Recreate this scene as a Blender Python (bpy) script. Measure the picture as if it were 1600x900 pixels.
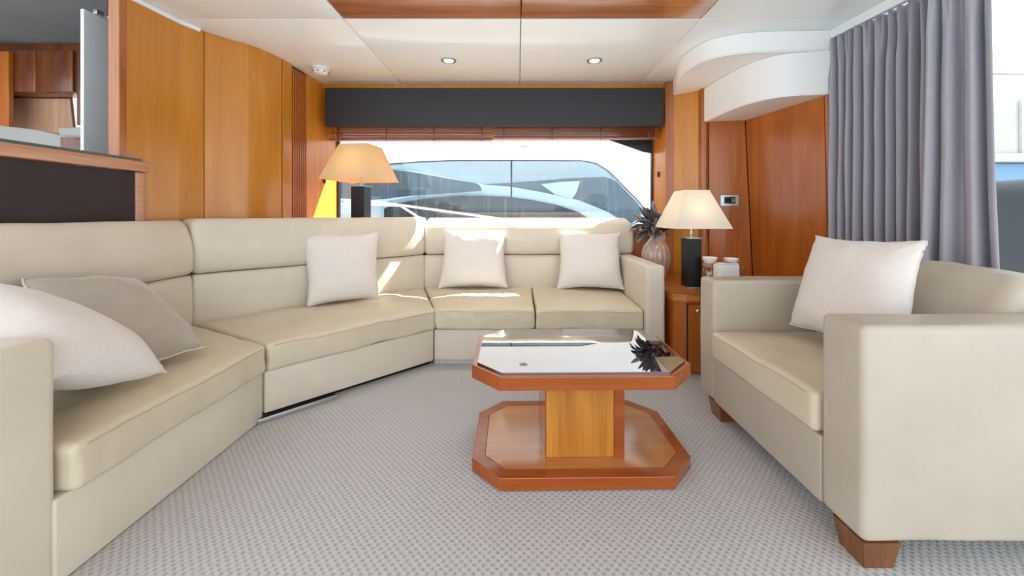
import bpy, bmesh, math, random
from mathutils import Vector, Matrix, noise
from math import sin, cos, pi, radians, tan, sqrt

random.seed(7)
for o in list(bpy.data.objects):
    bpy.data.objects.remove(o)
scene = bpy.context.scene
COL = scene.collection

# ------------------------------------------------------------------ camera
F, CX, CY, H = 585.0, 808.0, 335.0, 1.0     # focal length / principal point in px of the 1600x900 frame, eye height
cam_d = bpy.data.cameras.new('camera')
cam = bpy.data.objects.new('camera', cam_d)
COL.objects.link(cam)
cam.location = (0, 0, H)
cam.rotation_euler = (pi / 2, 0, 0)
cam_d.sensor_width = 36.0
cam_d.lens = 36.0 * F / 1600.0
cam_d.shift_x = -(CX - 800.0) / 1600.0
cam_d.shift_y = -(450.0 - CY) / 1600.0
cam_d.clip_start = 0.02
cam_d.clip_end = 300
scene.camera = cam

# ------------------------------------------------------------------ world, sun, exposure
world = bpy.data.worlds.new('sky')
scene.world = world
world.use_nodes = True
wn = world.node_tree
wn.nodes.clear()
wo = wn.nodes.new('ShaderNodeOutputWorld')
bg = wn.nodes.new('ShaderNodeBackground')
bg.inputs['Color'].default_value = (0.86, 0.935, 1.0, 1)
bg.inputs['Strength'].default_value = 1.35
wn.links.new(bg.outputs[0], wo.inputs[0])

sun_d = bpy.data.lights.new('sun', 'SUN')
sun_d.energy = 17.0
sun_d.angle = radians(0.6)
sun_d.color = (1.0, 0.965, 0.91)
sun = bpy.data.objects.new('sun', sun_d)
COL.objects.link(sun)
SUN_DIR = Vector((-0.86, -0.60, -1.0))
sun.rotation_euler = SUN_DIR.to_track_quat('-Z', 'Y').to_euler()
sun.location = (3, 6, 9)

vs = scene.view_settings
vs.view_transform = 'Standard'
vs.look = 'None'
vs.gamma = 1.0
vs.use_curve_mapping = False
vs.exposure = 1.0

# ------------------------------------------------------------------ node helpers / materials
def srgb(h):
    h = h.lstrip('#')
    c = [int(h[i:i + 2], 16) / 255 for i in (0, 2, 4)]
    return tuple((x / 12.92 if x <= 0.04045 else ((x + 0.055) / 1.055) ** 2.4) for x in c) + (1,)

def new_mat(name):
    m = bpy.data.materials.new(name)
    m.use_nodes = True
    nt = m.node_tree
    b = nt.nodes['Principled BSDF']
    return m, nt, b

def setp(b, **k):
    for n, v in k.items():
        b.inputs[n.replace('_', ' ')].default_value = v

def plain(name, col, rough=0.5, metal=0.0, spec=0.5, coat=0.0, var=0.0, vscale=8.0, bump=0.0, bscale=200.0, sheen=0.0):
    m, nt, b = new_mat(name)
    c = srgb(col)
    setp(b, Base_Color=c, Roughness=rough, Metallic=metal, Specular_IOR_Level=spec, Coat_Weight=coat, Sheen_Weight=sheen)
    tc = nt.nodes.new('ShaderNodeTexCoord')
    if var:
        n = nt.nodes.new('ShaderNodeTexNoise'); n.inputs['Scale'].default_value = vscale
        n.inputs['Detail'].default_value = 4
        nt.links.new(tc.outputs['Object'], n.inputs['Vector'])
        r = nt.nodes.new('ShaderNodeValToRGB')
        r.color_ramp.elements[0].position = .3; r.color_ramp.elements[1].position = .7
        r.color_ramp.elements[0].color = tuple(x * (1 - var) for x in c[:3]) + (1,)
        r.color_ramp.elements[1].color = tuple(min(1, x * (1 + var)) for x in c[:3]) + (1,)
        nt.links.new(n.outputs['Fac'], r.inputs[0]); nt.links.new(r.outputs[0], b.inputs['Base Color'])
    if bump:
        n = nt.nodes.new('ShaderNodeTexNoise'); n.inputs['Scale'].default_value = bscale
        n.inputs['Detail'].default_value = 3
        nt.links.new(tc.outputs['Object'], n.inputs['Vector'])
        bp = nt.nodes.new('ShaderNodeBump'); bp.inputs['Strength'].default_value = bump
        bp.inputs['Distance'].default_value = 0.002
        nt.links.new(n.outputs['Fac'], bp.inputs['Height']); nt.links.new(bp.outputs[0], b.inputs['Normal'])
    return m

def wood(name, dark, mid, light, axis='z', rough=0.28, coat=0.35, scale=1.0, crough=0.12):
    m, nt, b = new_mat(name)
    tc = nt.nodes.new('ShaderNodeTexCoord')
    mp = nt.nodes.new('ShaderNodeMapping')
    s = [9 * scale, 9 * scale, 9 * scale]
    s['xyz'.index(axis)] = 0.7 * scale
    mp.inputs['Scale'].default_value = s
    nt.links.new(tc.outputs['Object'], mp.inputs['Vector'])
    n1 = nt.nodes.new('ShaderNodeTexNoise'); n1.inputs['Scale'].default_value = 1.3
    n1.inputs['Detail'].default_value = 5; n1.inputs['Distortion'].default_value = 1.2
    nt.links.new(mp.outputs[0], n1.inputs['Vector'])
    mp2 = nt.nodes.new('ShaderNodeMapping')
    s2 = [160 * scale, 160 * scale, 160 * scale]; s2['xyz'.index(axis)] = 5 * scale
    mp2.inputs['Scale'].default_value = s2
    nt.links.new(tc.outputs['Object'], mp2.inputs['Vector'])
    n2 = nt.nodes.new('ShaderNodeTexNoise'); n2.inputs['Scale'].default_value = 1.0; n2.inputs['Detail'].default_value = 3
    nt.links.new(mp2.outputs[0], n2.inputs['Vector'])
    mx = nt.nodes.new('ShaderNodeMath'); mx.operation = 'MULTIPLY_ADD'
    mx.inputs[1].default_value = 0.28
    nt.links.new(n2.outputs['Fac'], mx.inputs[0]); 
    sc = nt.nodes.new('ShaderNodeMath'); sc.operation = 'MULTIPLY'; sc.inputs[1].default_value = 0.78
    nt.links.new(n1.outputs['Fac'], sc.inputs[0]); nt.links.new(sc.outputs[0], mx.inputs[2])
    r = nt.nodes.new('ShaderNodeValToRGB')
    e = r.color_ramp.elements
    e[0].position = .36; e[0].color = srgb(dark)
    e[1].position = .68; e[1].color = srgb(light)
    k = e.new(.52); k.color = srgb(mid)
    nt.links.new(mx.outputs[0], r.inputs[0]); nt.links.new(r.outputs[0], b.inputs['Base Color'])
    setp(b, Roughness=rough, Coat_Weight=coat, Coat_Roughness=crough)
    return m

def leather(name, col, rough=0.42):
    m, nt, b = new_mat(name)
    c = srgb(col)
    setp(b, Roughness=rough, Specular_IOR_Level=0.45)
    tc = nt.nodes.new('ShaderNodeTexCoord')
    n = nt.nodes.new('ShaderNodeTexNoise'); n.inputs['Scale'].default_value = 5; n.inputs['Detail'].default_value = 5
    nt.links.new(tc.outputs['Object'], n.inputs['Vector'])
    r = nt.nodes.new('ShaderNodeValToRGB')
    r.color_ramp.elements[0].position = .3; r.color_ramp.elements[1].position = .75
    r.color_ramp.elements[0].color = tuple(x * .95 for x in c[:3]) + (1,)
    r.color_ramp.elements[1].color = tuple(min(1, x * 1.05) for x in c[:3]) + (1,)
    nt.links.new(n.outputs['Fac'], r.inputs[0]); nt.links.new(r.outputs[0], b.inputs['Base Color'])
    v = nt.nodes.new('ShaderNodeTexVoronoi'); v.inputs['Scale'].default_value = 330
    nt.links.new(tc.outputs['Object'], v.inputs['Vector'])
    n3 = nt.nodes.new('ShaderNodeTexNoise'); n3.inputs['Scale'].default_value = 9; n3.inputs['Detail'].default_value = 3
    nt.links.new(tc.outputs['Object'], n3.inputs['Vector'])
    b1 = nt.nodes.new('ShaderNodeBump'); b1.inputs['Strength'].default_value = .12; b1.inputs['Distance'].default_value = .001
    nt.links.new(v.outputs['Distance'], b1.inputs['Height'])
    b2 = nt.nodes.new('ShaderNodeBump'); b2.inputs['Strength'].default_value = .22; b2.inputs['Distance'].default_value = .02
    nt.links.new(n3.outputs['Fac'], b2.inputs['Height']); nt.links.new(b1.outputs[0], b2.inputs['Normal'])
    nt.links.new(b2.outputs[0], b.inputs['Normal'])
    return m

def weave(name, col, scale=420, rough=0.9, var=0.05, sheen=0.2, strength=.35):
    m, nt, b = new_mat(name)
    c = srgb(col)
    setp(b, Roughness=rough, Sheen_Weight=sheen, Specular_IOR_Level=0.2)
    tc = nt.nodes.new('ShaderNodeTexCoord')
    n = nt.nodes.new('ShaderNodeTexNoise'); n.inputs['Scale'].default_value = 60; n.inputs['Detail'].default_value = 6
    nt.links.new(tc.outputs['Object'], n.inputs['Vector'])
    r = nt.nodes.new('ShaderNodeValToRGB')
    r.color_ramp.elements[0].position = .3; r.color_ramp.elements[1].position = .7
    r.color_ramp.elements[0].color = tuple(x * (1 - var) for x in c[:3]) + (1,)
    r.color_ramp.elements[1].color = tuple(min(1, x * (1 + var)) for x in c[:3]) + (1,)
    nt.links.new(n.outputs['Fac'], r.inputs[0]); nt.links.new(r.outputs[0], b.inputs['Base Color'])
    w = nt.nodes.new('ShaderNodeTexNoise'); w.inputs['Scale'].default_value = scale; w.inputs['Detail'].default_value = 2
    mp = nt.nodes.new('ShaderNodeMapping'); mp.inputs['Scale'].default_value = (1, 1, .35)
    nt.links.new(tc.outputs['Object'], mp.inputs['Vector']); nt.links.new(mp.outputs[0], w.inputs['Vector'])
    bp = nt.nodes.new('ShaderNodeBump'); bp.inputs['Strength'].default_value = strength; bp.inputs['Distance'].default_value = .0015
    nt.links.new(w.outputs['Fac'], bp.inputs['Height']); nt.links.new(bp.outputs[0], b.inputs['Normal'])
    return m

def emis(name, col, strength):
    m, nt, b = new_mat(name)
    setp(b, Base_Color=srgb(col), Emission_Color=srgb(col), Emission_Strength=strength)
    return m

def pane_mat(name, tint, gloss=0.08, rough=0.02, specks=False):
    m = bpy.data.materials.new(name); m.use_nodes = True
    nt = m.node_tree; nt.nodes.clear()
    out = nt.nodes.new('ShaderNodeOutputMaterial')
    tr = nt.nodes.new('ShaderNodeBsdfTransparent'); tr.inputs[0].default_value = tint
    gl = nt.nodes.new('ShaderNodeBsdfGlossy'); gl.inputs['Roughness'].default_value = rough
    mix = nt.nodes.new('ShaderNodeMixShader')
    mix.inputs[0].default_value = gloss
    nt.links.new(tr.outputs[0], mix.inputs[1]); nt.links.new(gl.outputs[0], mix.inputs[2])
    last = mix
    if specks:      # dried salt spots and runs on the glass
        tc = nt.nodes.new('ShaderNodeTexCoord')
        v = nt.nodes.new('ShaderNodeTexVoronoi'); v.inputs['Scale'].default_value = 34
        nt.links.new(tc.outputs['Object'], v.inputs['Vector'])
        lt = nt.nodes.new('ShaderNodeMath'); lt.operation = 'LESS_THAN'; lt.inputs[1].default_value = .10
        nt.links.new(v.outputs['Distance'], lt.inputs[0])
        mp = nt.nodes.new('ShaderNodeMapping'); mp.inputs['Scale'].default_value = (22, 22, 1.0)
        nt.links.new(tc.outputs['Object'], mp.inputs['Vector'])
        n = nt.nodes.new('ShaderNodeTexNoise'); n.inputs['Scale'].default_value = 1.6; n.inputs['Detail'].default_value = 3
        nt.links.new(mp.outputs[0], n.inputs['Vector'])
        mr = nt.nodes.new('ShaderNodeMapRange'); mr.inputs[1].default_value = .55; mr.inputs[2].default_value = .8
        mr.inputs[3].default_value = 0; mr.inputs[4].default_value = .10
        nt.links.new(n.outputs['Fac'], mr.inputs[0])
        ml = nt.nodes.new('ShaderNodeMath'); ml.operation = 'MULTIPLY'; ml.inputs[1].default_value = .16
        nt.links.new(lt.outputs[0], ml.inputs[0])
        ad = nt.nodes.new('ShaderNodeMath'); ad.operation = 'MAXIMUM'
        nt.links.new(ml.outputs[0], ad.inputs[0]); nt.links.new(mr.outputs[0], ad.inputs[1])
        df = nt.nodes.new('ShaderNodeBsdfDiffuse'); df.inputs[0].default_value = (.8, .85, .88, 1)
        m2 = nt.nodes.new('ShaderNodeMixShader')
        nt.links.new(ad.outputs[0], m2.inputs[0]); nt.links.new(mix.outputs[0], m2.inputs[1]); nt.links.new(df.outputs[0], m2.inputs[2])
        last = m2
    nt.links.new(last.outputs[0], out.inputs[0])
    return m

def carpet_mat():
    m, nt, b = new_mat('grey_carpet')
    N = nt.nodes.new; L = nt.links.new
    tc = N('ShaderNodeTexCoord')
    nz = N('ShaderNodeTexNoise'); nz.inputs['Scale'].default_value = 30
    L(tc.outputs['Object'], nz.inputs['Vector'])
    wob = N('ShaderNodeVectorMath'); wob.operation = 'MULTIPLY_ADD'
    wob.inputs[1].default_value = (.010, .010, 0)
    L(nz.outputs['Color'], wob.inputs[0]); L(tc.outputs['Object'], wob.inputs[2])
    sp = N('ShaderNodeSeparateXYZ'); L(wob.outputs[0], sp.inputs[0])
    def s(o, k):
        a = N('ShaderNodeMath'); a.operation = 'MULTIPLY'; a.inputs[1].default_value = k; L(o, a.inputs[0])
        c = N('ShaderNodeMath'); c.operation = 'SINE'; L(a.outputs[0], c.inputs[0]); return c.outputs[0]
    pr = N('ShaderNodeMath'); pr.operation = 'MULTIPLY'
    L(s(sp.outputs['X'], 2 * pi / .026), pr.inputs[0]); L(s(sp.outputs['Y'], 2 * pi / .026), pr.inputs[1])
    mr = N('ShaderNodeMapRange'); mr.inputs[1].default_value = -.85; mr.inputs[2].default_value = .15
    L(pr.outputs[0], mr.inputs[0])
    fn = N('ShaderNodeTexNoise'); fn.inputs['Scale'].default_value = 420; fn.inputs['Detail'].default_value = 2
    L(tc.outputs['Object'], fn.inputs['Vector'])
    mx = N('ShaderNodeMixRGB'); mx.inputs[1].default_value = srgb('#a8a8a9'); mx.inputs[2].default_value = srgb('#c6c6c5')
    L(mr.outputs[0], mx.inputs[0])
    m2 = N('ShaderNodeMixRGB'); m2.blend_type = 'MULTIPLY'; m2.inputs[0].default_value = .22
    rr = N('ShaderNodeValToRGB'); rr.color_ramp.elements[0].position = .3; rr.color_ramp.elements[1].position = .62
    rr.color_ramp.elements[0].color = (.45, .45, .46, 1); rr.color_ramp.elements[1].color = (1, 1, 1, 1)
    L(fn.outputs['Fac'], rr.inputs[0]); L(mx.outputs[0], m2.inputs[1]); L(rr.outputs[0], m2.inputs[2])
    L(m2.outputs[0], b.inputs['Base Color'])
    ad = N('ShaderNodeMath'); ad.operation = 'MULTIPLY_ADD'; ad.inputs[1].default_value = .35
    L(fn.outputs['Fac'], ad.inputs[0]); L(mr.outputs[0], ad.inputs[2])
    bp = N('ShaderNodeBump'); bp.inputs['Strength'].default_value = .5; bp.inputs['Distance'].default_value = .003
    L(ad.outputs[0], bp.inputs['Height']); L(bp.outputs[0], b.inputs['Normal'])
    setp(b, Roughness=.95, Specular_IOR_Level=.1, Sheen_Weight=.2)
    return m

def shade_mat(name, col, tcol):
    m = bpy.data.materials.new(name); m.use_nodes = True
    nt = m.node_tree; nt.nodes.clear()
    out = nt.nodes.new('ShaderNodeOutputMaterial')
    d = nt.nodes.new('ShaderNodeBsdfDiffuse'); d.inputs[0].default_value = srgb(col)
    t = nt.nodes.new('ShaderNodeBsdfTranslucent'); t.inputs[0].default_value = srgb(tcol)
    tc = nt.nodes.new('ShaderNodeTexCoord')
    n = nt.nodes.new('ShaderNodeTexNoise'); n.inputs['Scale'].default_value = 350
    nt.links.new(tc.outputs['Object'], n.inputs['Vector'])
    bp = nt.nodes.new('ShaderNodeBump'); bp.inputs['Strength'].default_value = .2; bp.inputs['Distance'].default_value = .001
    nt.links.new(n.outputs['Fac'], bp.inputs['Height']); nt.links.new(bp.outputs[0], d.inputs['Normal'])
    mix = nt.nodes.new('ShaderNodeMixShader'); mix.inputs[0].default_value = .28
    nt.links.new(d.outputs[0], mix.inputs[1]); nt.links.new(t.outputs[0], mix.inputs[2])
    nt.links.new(mix.outputs[0], out.inputs[0])
    return m

M = {}
M['honey'] = wood('honey_cherry_veneer', '#bd761c', '#c67f22', '#cf892b', 'z', rough=.3, coat=.4, crough=.22)
M['honey_edge'] = wood('cherry_edge_trim', '#93501f', '#a8612a', '#b87238', 'z')
M['honey_y'] = wood('cherry_fascia', '#b3754d', '#c48a62', '#d29c78', 'y')
M['red'] = wood('red_cherry_veneer', '#a2531a', '#ae5f20', '#ba6c2a', 'z', rough=.28, coat=.2)
M['red_y'] = wood('cherry_worktop', '#94501f', '#ab6529', '#bf7a38', 'x')
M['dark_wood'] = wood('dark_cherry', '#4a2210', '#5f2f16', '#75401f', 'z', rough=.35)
M['blind'] = wood('blind_slat_wood', '#8f4a2e', '#a2583a', '#b26a4a', 'x', rough=.35)
M['table_edge'] = wood('table_cherry_edge', '#8c3d0c', '#994810', '#a65416', 'x', rough=.18, coat=.4)
M['table_light'] = wood('table_cherry_light', '#b06a2c', '#bb7636', '#c68243', 'x', rough=.14, coat=.8)
M['table_col'] = wood('table_cherry_column', '#a9651d', '#bd7926', '#cc8a35', 'z')
M['leg_wood'] = wood('walnut_leg', '#5b3218', '#74441f', '#8a552c', 'z')
M['leather'] = leather('cream_leather', '#d8cebc')
M['leather_seat'] = leather('cream_leather_seat', '#d2c6ad', .34)
M['leather_chair'] = leather('cream_leather_chair', '#bcb1a0', .40)
M['seam'] = plain('leather_seam_thread', '#beb39e', .7)
M['linen'] = weave('white_linen', '#e5ded7', var=.025)
M['satin'] = plain('beige_satin', '#aca394', .30, sheen=.4, var=.04, bump=.1)
M['satin_back'] = plain('pale_satin', '#d5cfc5', .4, sheen=.4)
M['carpet'] = carpet_mat()
M['ceil'] = plain('white_ceiling_vinyl', '#eef4f4', .28, coat=.25, var=.01)
M['soffit'] = plain('white_soffit_vinyl', '#f0f0ee', .5, bump=.08, bscale=300)
M['dark_gap'] = plain('dark_joint', '#1c120c', .8)
M['white_metal'] = plain('white_painted_metal', '#e8e8e6', .35)
M['chrome'] = plain('chrome', '#d8d8d8', .12, metal=1.0)
M['steel'] = plain('brushed_steel', '#c2c4c6', .35, metal=.9)
M['pelmet'] = plain('charcoal_leatherette', '#2b2c30', .55, bump=.25, bscale=260, var=.04)
M['bar_panel'] = plain('dark_brown_fabric', '#3a2e2f', .75, bump=.3, bscale=500, var=.03)
M['counter'] = plain('green_grey_stone', '#4b5b5c', .3, var=.12, vscale=60)
M['grey_panel'] = plain('silver_grey_panel', '#dfe3e6', .8, var=.02)
M['galley_ceil'] = plain('grey_fabric_headlining', '#6a6a68', .9, bump=.3, bscale=120, var=.06)
M['galley_grey'] = plain('grey_worktop', '#8d8c86', .5, var=.03)
M['black'] = plain('black_plastic', '#0c0c0d', .35)
M['lamp_black'] = plain('black_lamp_leather', '#17181b', .38, bump=.15, bscale=300)
M['glass_top'] = plain('black_mirror_glass', '#060708', .015, spec=1.0, coat=1.0)
setp(M['glass_top'].node_tree.nodes['Principled BSDF'], IOR=2.25, Coat_IOR=1.6, Coat_Roughness=.01)
M['vase'] = plain('blush_glazed_ceramic', '#b89f94', .12, coat=.6, var=.08, vscale=30)
M['leaf'] = plain('dusky_grey_purple_leaf', '#5a5258', .5, var=.25, vscale=25)
M['leaf_light'] = plain('silver_lilac_leaf', '#958d92', .5, var=.2, vscale=25)
M['stem'] = plain('grey_brown_stem', '#4b3f38', .7)
M['curtain'] = weave('grey_curtain_cloth', '#a9a7b0', 300, .85, .05, .3, .3)
M['white_gloss'] = plain('white_ceramic', '#ece9e6', .25)
M['rope'] = plain('natural_rope', '#b08a5c', .9, bump=.4)
M['jar'] = pane_mat('clear_jar_glass', (.86, .9, .9, 1), .12)
M['pane'] = pane_mat('window_pane', (.97, .985, .985, 1), .05, .01)
M['tint'] = pane_mat('blue_tinted_boat_glass', (.56, .64, .69, 1), .02, .02, specks=True)
M['gel'] = plain('white_gelcoat', '#f1f1ef', .3)
M['gel_grey'] = plain('pale_grey_gelcoat', '#c3cace', .35)
M['boat_glass'] = plain('dark_boat_glass', '#16242d', .08, spec=.25, var=.2, vscale=3)
M['boat_glass_mid'] = plain('mid_boat_glass', '#445763', .1, spec=.25, var=.1, vscale=3)
M['frit'] = plain('black_window_border', '#14161a', .3)
M['quay'] = plain('pale_concrete', '#b4b2ab', .8, var=.08, vscale=3)
M['blue'] = plain('blue_paint', '#6d8fac', .5)
M['navy'] = plain('blue_grey_upholstery', '#68747d', .5)
M['water'] = plain('harbour_water', '#3b5560', .1)
M['lamp_on'] = emis('lit_lens', '#fff8ea', 5.0)
M['bulb'] = emis('lit_bulb', '#ffd9a0', 5.0)
M['shade'] = shade_mat('cream_fabric_shade', '#f1ece2', '#f5e6c8')
M['shade_backlit'] = shade_mat('backlit_fabric_shade', '#d8c6a4', '#f0cf8c')  # tan puts the darker, backlit look of the left shade into its colour
M['red_leds'] = plain('red_reflector', '#8a1f16', .3)

# ------------------------------------------------------------------ mesh helpers
def obj(name, verts, faces, mat, parent=None, smooth=None, recalc=True):
    me = bpy.data.meshes.new(name)
    vs_ = [Vector(v) for v in verts]
    lo = Vector((min(v.x for v in vs_), min(v.y for v in vs_), min(v.z for v in vs_)))
    hi = Vector((max(v.x for v in vs_), max(v.y for v in vs_), max(v.z for v in vs_)))
    c = (lo + hi) / 2
    me.from_pydata([v - c for v in vs_], [], faces)
    if recalc:
        bm = bmesh.new(); bm.from_mesh(me)
        bmesh.ops.recalc_face_normals(bm, faces=bm.faces)
        bm.to_mesh(me); bm.free()
    me.materials.append(M[mat] if isinstance(mat, str) else mat)
    if smooth is not None:
        me.shade_smooth()
        me.set_sharp_from_angle(angle=radians(smooth))
    o = bpy.data.objects.new(name, me)
    COL.objects.link(o)
    o.location = c
    if parent is not None:
        o.parent = parent
        p = Vector((0, 0, 0)); q = parent
        while q is not None:
            p += Vector(q.location); q = q.parent
        o.location = c - p
    return o

def thing(name, label, cat, loc=(0, 0, 0), group=None):
    o = bpy.data.objects.new(name, None); COL.objects.link(o)
    o.location = loc; o.empty_display_size = .1
    o['label'] = label; o['category'] = cat
    if group: o['group'] = group
    return o

def tag(o, label, cat, group=None):
    o['label'] = label; o['category'] = cat
    if group: o['group'] = group
    return o

def struct(o, label=None, cat=None):
    o['kind'] = 'structure'
    if label: o['label'] = label
    if cat: o['category'] = cat
    return o

def _samples(h, r, n, m):
    inner = h - r
    cor = [r * tan(k * pi / (4 * m)) for k in range(1, m + 1)]
    flat = [-inner + 2 * inner * i / n for i in range(n + 1)]
    return [-(inner + d) for d in reversed(cor)] + flat + [inner + d for d in cor]

def rbox_data(L, W, Hh, r, n=(1, 1, 1), m=3):
    hs = (L / 2, W / 2, Hh / 2)
    S = [_samples(hs[i], r, n[i], m) for i in range(3)]
    idx = {}; verts = []; faces = []
    def vid(p):
        k = (round(p[0], 6), round(p[1], 6), round(p[2], 6))
        if k not in idx:
            q = [max(-hs[i] + r, min(hs[i] - r, p[i])) for i in range(3)]
            d = Vector((p[0] - q[0], p[1] - q[1], p[2] - q[2]))
            d = d.normalized() * r if d.length > 1e-9 else d
            idx[k] = len(verts); verts.append((q[0] + d.x, q[1] + d.y, q[2] + d.z))
        return idx[k]
    for ax in range(3):
        a, b_ = (ax + 1) % 3, (ax + 2) % 3
        for sg in (-1, 1):
            for i in range(len(S[a]) - 1):
                for j in range(len(S[b_]) - 1):
                    f = []
                    for (ii, jj) in ((i, j), (i + 1, j), (i + 1, j + 1), (i, j + 1)):
                        p = [0, 0, 0]; p[ax] = sg * hs[ax]; p[a] = S[a][ii]; p[b_] = S[b_][jj]
                        f.append(vid(p))
                    faces.append(f if sg > 0 else f[::-1])
    return verts, faces

def box(name, x0, x1, y0, y1, z0, z1, mat, parent=None, r=0.004, m=2):
    L, W, Hh = abs(x1 - x0), abs(y1 - y0), abs(z1 - z0)
    r = min(r, L * .45, W * .45, Hh * .45)
    v, f = rbox_data(L, W, Hh, r, (1, 1, 1), m)
    c = ((x0 + x1) / 2, (y0 + y1) / 2, (z0 + z1) / 2)
    return obj(name, [(a + c[0], b + c[1], d + c[2]) for a, b, d in v], f, mat, parent, smooth=50, recalc=False)

QB = {}
def front_seam(parent, a=68, rad=.0028, inset=.012):
    mp, L, W, Hh, r = QB['map']
    a = radians(a)
    y = -(W / 2 - r) - (r + .0012) * sin(a); z = (Hh / 2 - r) + (r + .0012) * cos(a)
    pts = [mp(-L / 2 + r + inset + (L - 2 * r - 2 * inset) * i / 40, y, z) for i in range(41)]
    return tube('seam', pts, rad, 'seam', parent, n=5)

def quadbox(name, q, z0, z1, r, mat, parent=None, n=(20, 14, 2), m=4, crown=0.0, wr=0.0, fn=None, seed=0.0, front_r=None):
    """soft block over a plan quad q = [front-left, front-right, back-right, back-left]"""
    P = [Vector((a[0], a[1], 0)) for a in q]
    L = ((P[1] - P[0]).length + (P[2] - P[3]).length) / 2
    W = ((P[3] - P[0]).length + (P[2] - P[1]).length) / 2
    Hh = z1 - z0
    v, f = rbox_data(L, W, Hh, r, n, m)
    def mapper(x, y, z):
        u = x / L + .5; w = y / W + .5; t = z / Hh + .5
        p = P[0] * (1 - u) * (1 - w) + P[1] * u * (1 - w) + P[2] * u * w + P[3] * (1 - u) * w
        zz = z0 + t * Hh
        if crown:
            zz += crown * max(0, t) * (1 - abs(2 * u - 1) ** 4) * (1 - abs(2 * w - 1) ** 4)
        p = Vector((p.x, p.y, zz))
        if fn: p = fn(p, u, w, t)
        if wr:
            s = Vector((p.x * 5 + seed, p.y * 5, p.z * 5))
            p += noise.noise_vector(s) * wr
            s2 = Vector((p.x * 16 + seed, p.y * 16, p.z * 9))
            p += noise.noise_vector(s2) * wr * .35
        return p
    out = [mapper(*c) for c in v]
    QB['map'] = (mapper, L, W, Hh, r)
    return obj(name, out, f, mat, parent, smooth=60)

def prism(name, pts, z0, z1, mat, parent=None, bevel=0.0, smooth=35, segs=2):
    n = len(pts)
    me = bpy.data.meshes.new(name)
    bm = bmesh.new()
    lo = [bm.verts.new((p[0], p[1], z0)) for p in pts]
    hi = [bm.verts.new((p[0], p[1], z1)) for p in pts]
    bm.faces.new(lo[::-1]); bm.faces.new(hi)
    for i in range(n):
        bm.faces.new((lo[i], lo[(i + 1) % n], hi[(i + 1) % n], hi[i]))
    bmesh.ops.recalc_face_normals(bm, faces=bm.faces)
    if bevel:
        bmesh.ops.bevel(bm, geom=[e for e in bm.edges], offset=bevel, segments=segs, affect='EDGES', clamp_overlap=True)
    vsx = [v.co.copy() for v in bm.verts]
    bm.verts.index_update()
    fs = [[v.index for v in f_.verts] for f_ in bm.faces]
    bm.free()
    bpy.data.meshes.remove(me)
    return obj(name, vsx, fs, mat, parent, smooth=smooth)

def xprism(name, pts, y0, y1, mat, parent=None, bevel=0.0, smooth=35):
    """outline in X-Z extruded along Y"""
    o = None
    n = len(pts)
    bm = bmesh.new()
    lo = [bm.verts.new((p[0], y0, p[1])) for p in pts]
    hi = [bm.verts.new((p[0], y1, p[1])) for p in pts]
    bm.faces.new(lo[::-1]); bm.faces.new(hi)
    for i in range(n):
        bm.faces.new((lo[i], lo[(i + 1) % n], hi[(i + 1) % n], hi[i]))
    bmesh.ops.recalc_face_normals(bm, faces=bm.faces)
    if bevel:
        bmesh.ops.bevel(bm, geom=list(bm.edges), offset=bevel, segments=2, affect='EDGES', clamp_overlap=True)
    bm.verts.index_update()
    vsx = [v.co.copy() for v in bm.verts]; fs = [[v.index for v in f_.verts] for f_ in bm.faces]
    bm.free()
    return obj(name, vsx, fs, mat, parent, smooth=smooth)

def lathe(name, prof, c, mat, parent=None, n=32, fn=None, smooth=50):
    verts = []; faces = []
    k = len(prof)
    for i in range(n):
        a = 2 * pi * i / n
        for (r, z) in prof:
            rr = r * (fn(a, z) if fn else 1)
            verts.append((c[0] + rr * cos(a), c[1] + rr * sin(a), c[2] + z))
    for i in range(n):
        for j in range(k - 1):
            a, b_ = i * k + j, ((i + 1) % n) * k + j
            faces.append((a, b_, b_ + 1, a + 1))
    faces.append([i * k for i in range(n)][::-1])
    faces.append([i * k + k - 1 for i in range(n)])
    return obj(name, verts, faces, mat, parent, smooth=smooth, recalc=True)

def tube(name, pts, r, mat, parent=None, n=8, smooth=60):
    pts = [Vector(p) for p in pts]
    verts = []; faces = []
    for i, p in enumerate(pts):
        t = (pts[min(i + 1, len(pts) - 1)] - pts[max(i - 1, 0)]).normalized()
        up = Vector((0, 0, 1)) if abs(t.z) < .9 else Vector((1, 0, 0))
        a = t.cross(up).normalized(); b_ = t.cross(a).normalized()
        for k in range(n):
            th = 2 * pi * k / n
            verts.append(p + a * r * cos(th) + b_ * r * sin(th))
    for i in range(len(pts) - 1):
        for k in range(n):
            faces.append((i * n + k, i * n + (k + 1) % n, (i + 1) * n + (k + 1) % n, (i + 1) * n + k))
    faces.append(list(range(n))[::-1]); faces.append([(len(pts) - 1) * n + k for k in range(n)])
    return obj(name, verts, faces, mat, parent, smooth=smooth)

def path_panel(name, pts, z0, z1, th, mat, parent=None, gap=0.0, nz=1, smooth=30):
    """a vertical sheet of thickness th following a plan path; th grows to the right-hand side of the path"""
    P = [Vector((p[0], p[1])) for p in pts]
    if gap:
        P[0] = P[0] + (P[1] - P[0]).normalized() * gap
        P[-1] = P[-1] + (P[-2] - P[-1]).normalized() * gap
    inn = []
    for i, p in enumerate(P):
        t = (P[min(i + 1, len(P) - 1)] - P[max(i - 1, 0)]).normalized()
        nrm = Vector((t.y, -t.x))
        inn.append(p + nrm * th)
    loop = [(a.x, a.y) for a in P] + [(a.x, a.y) for a in reversed(inn)]
    return prism(name, loop, z0, z1, mat, parent, bevel=min(.003, th * .3), smooth=smooth, segs=1)

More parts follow.
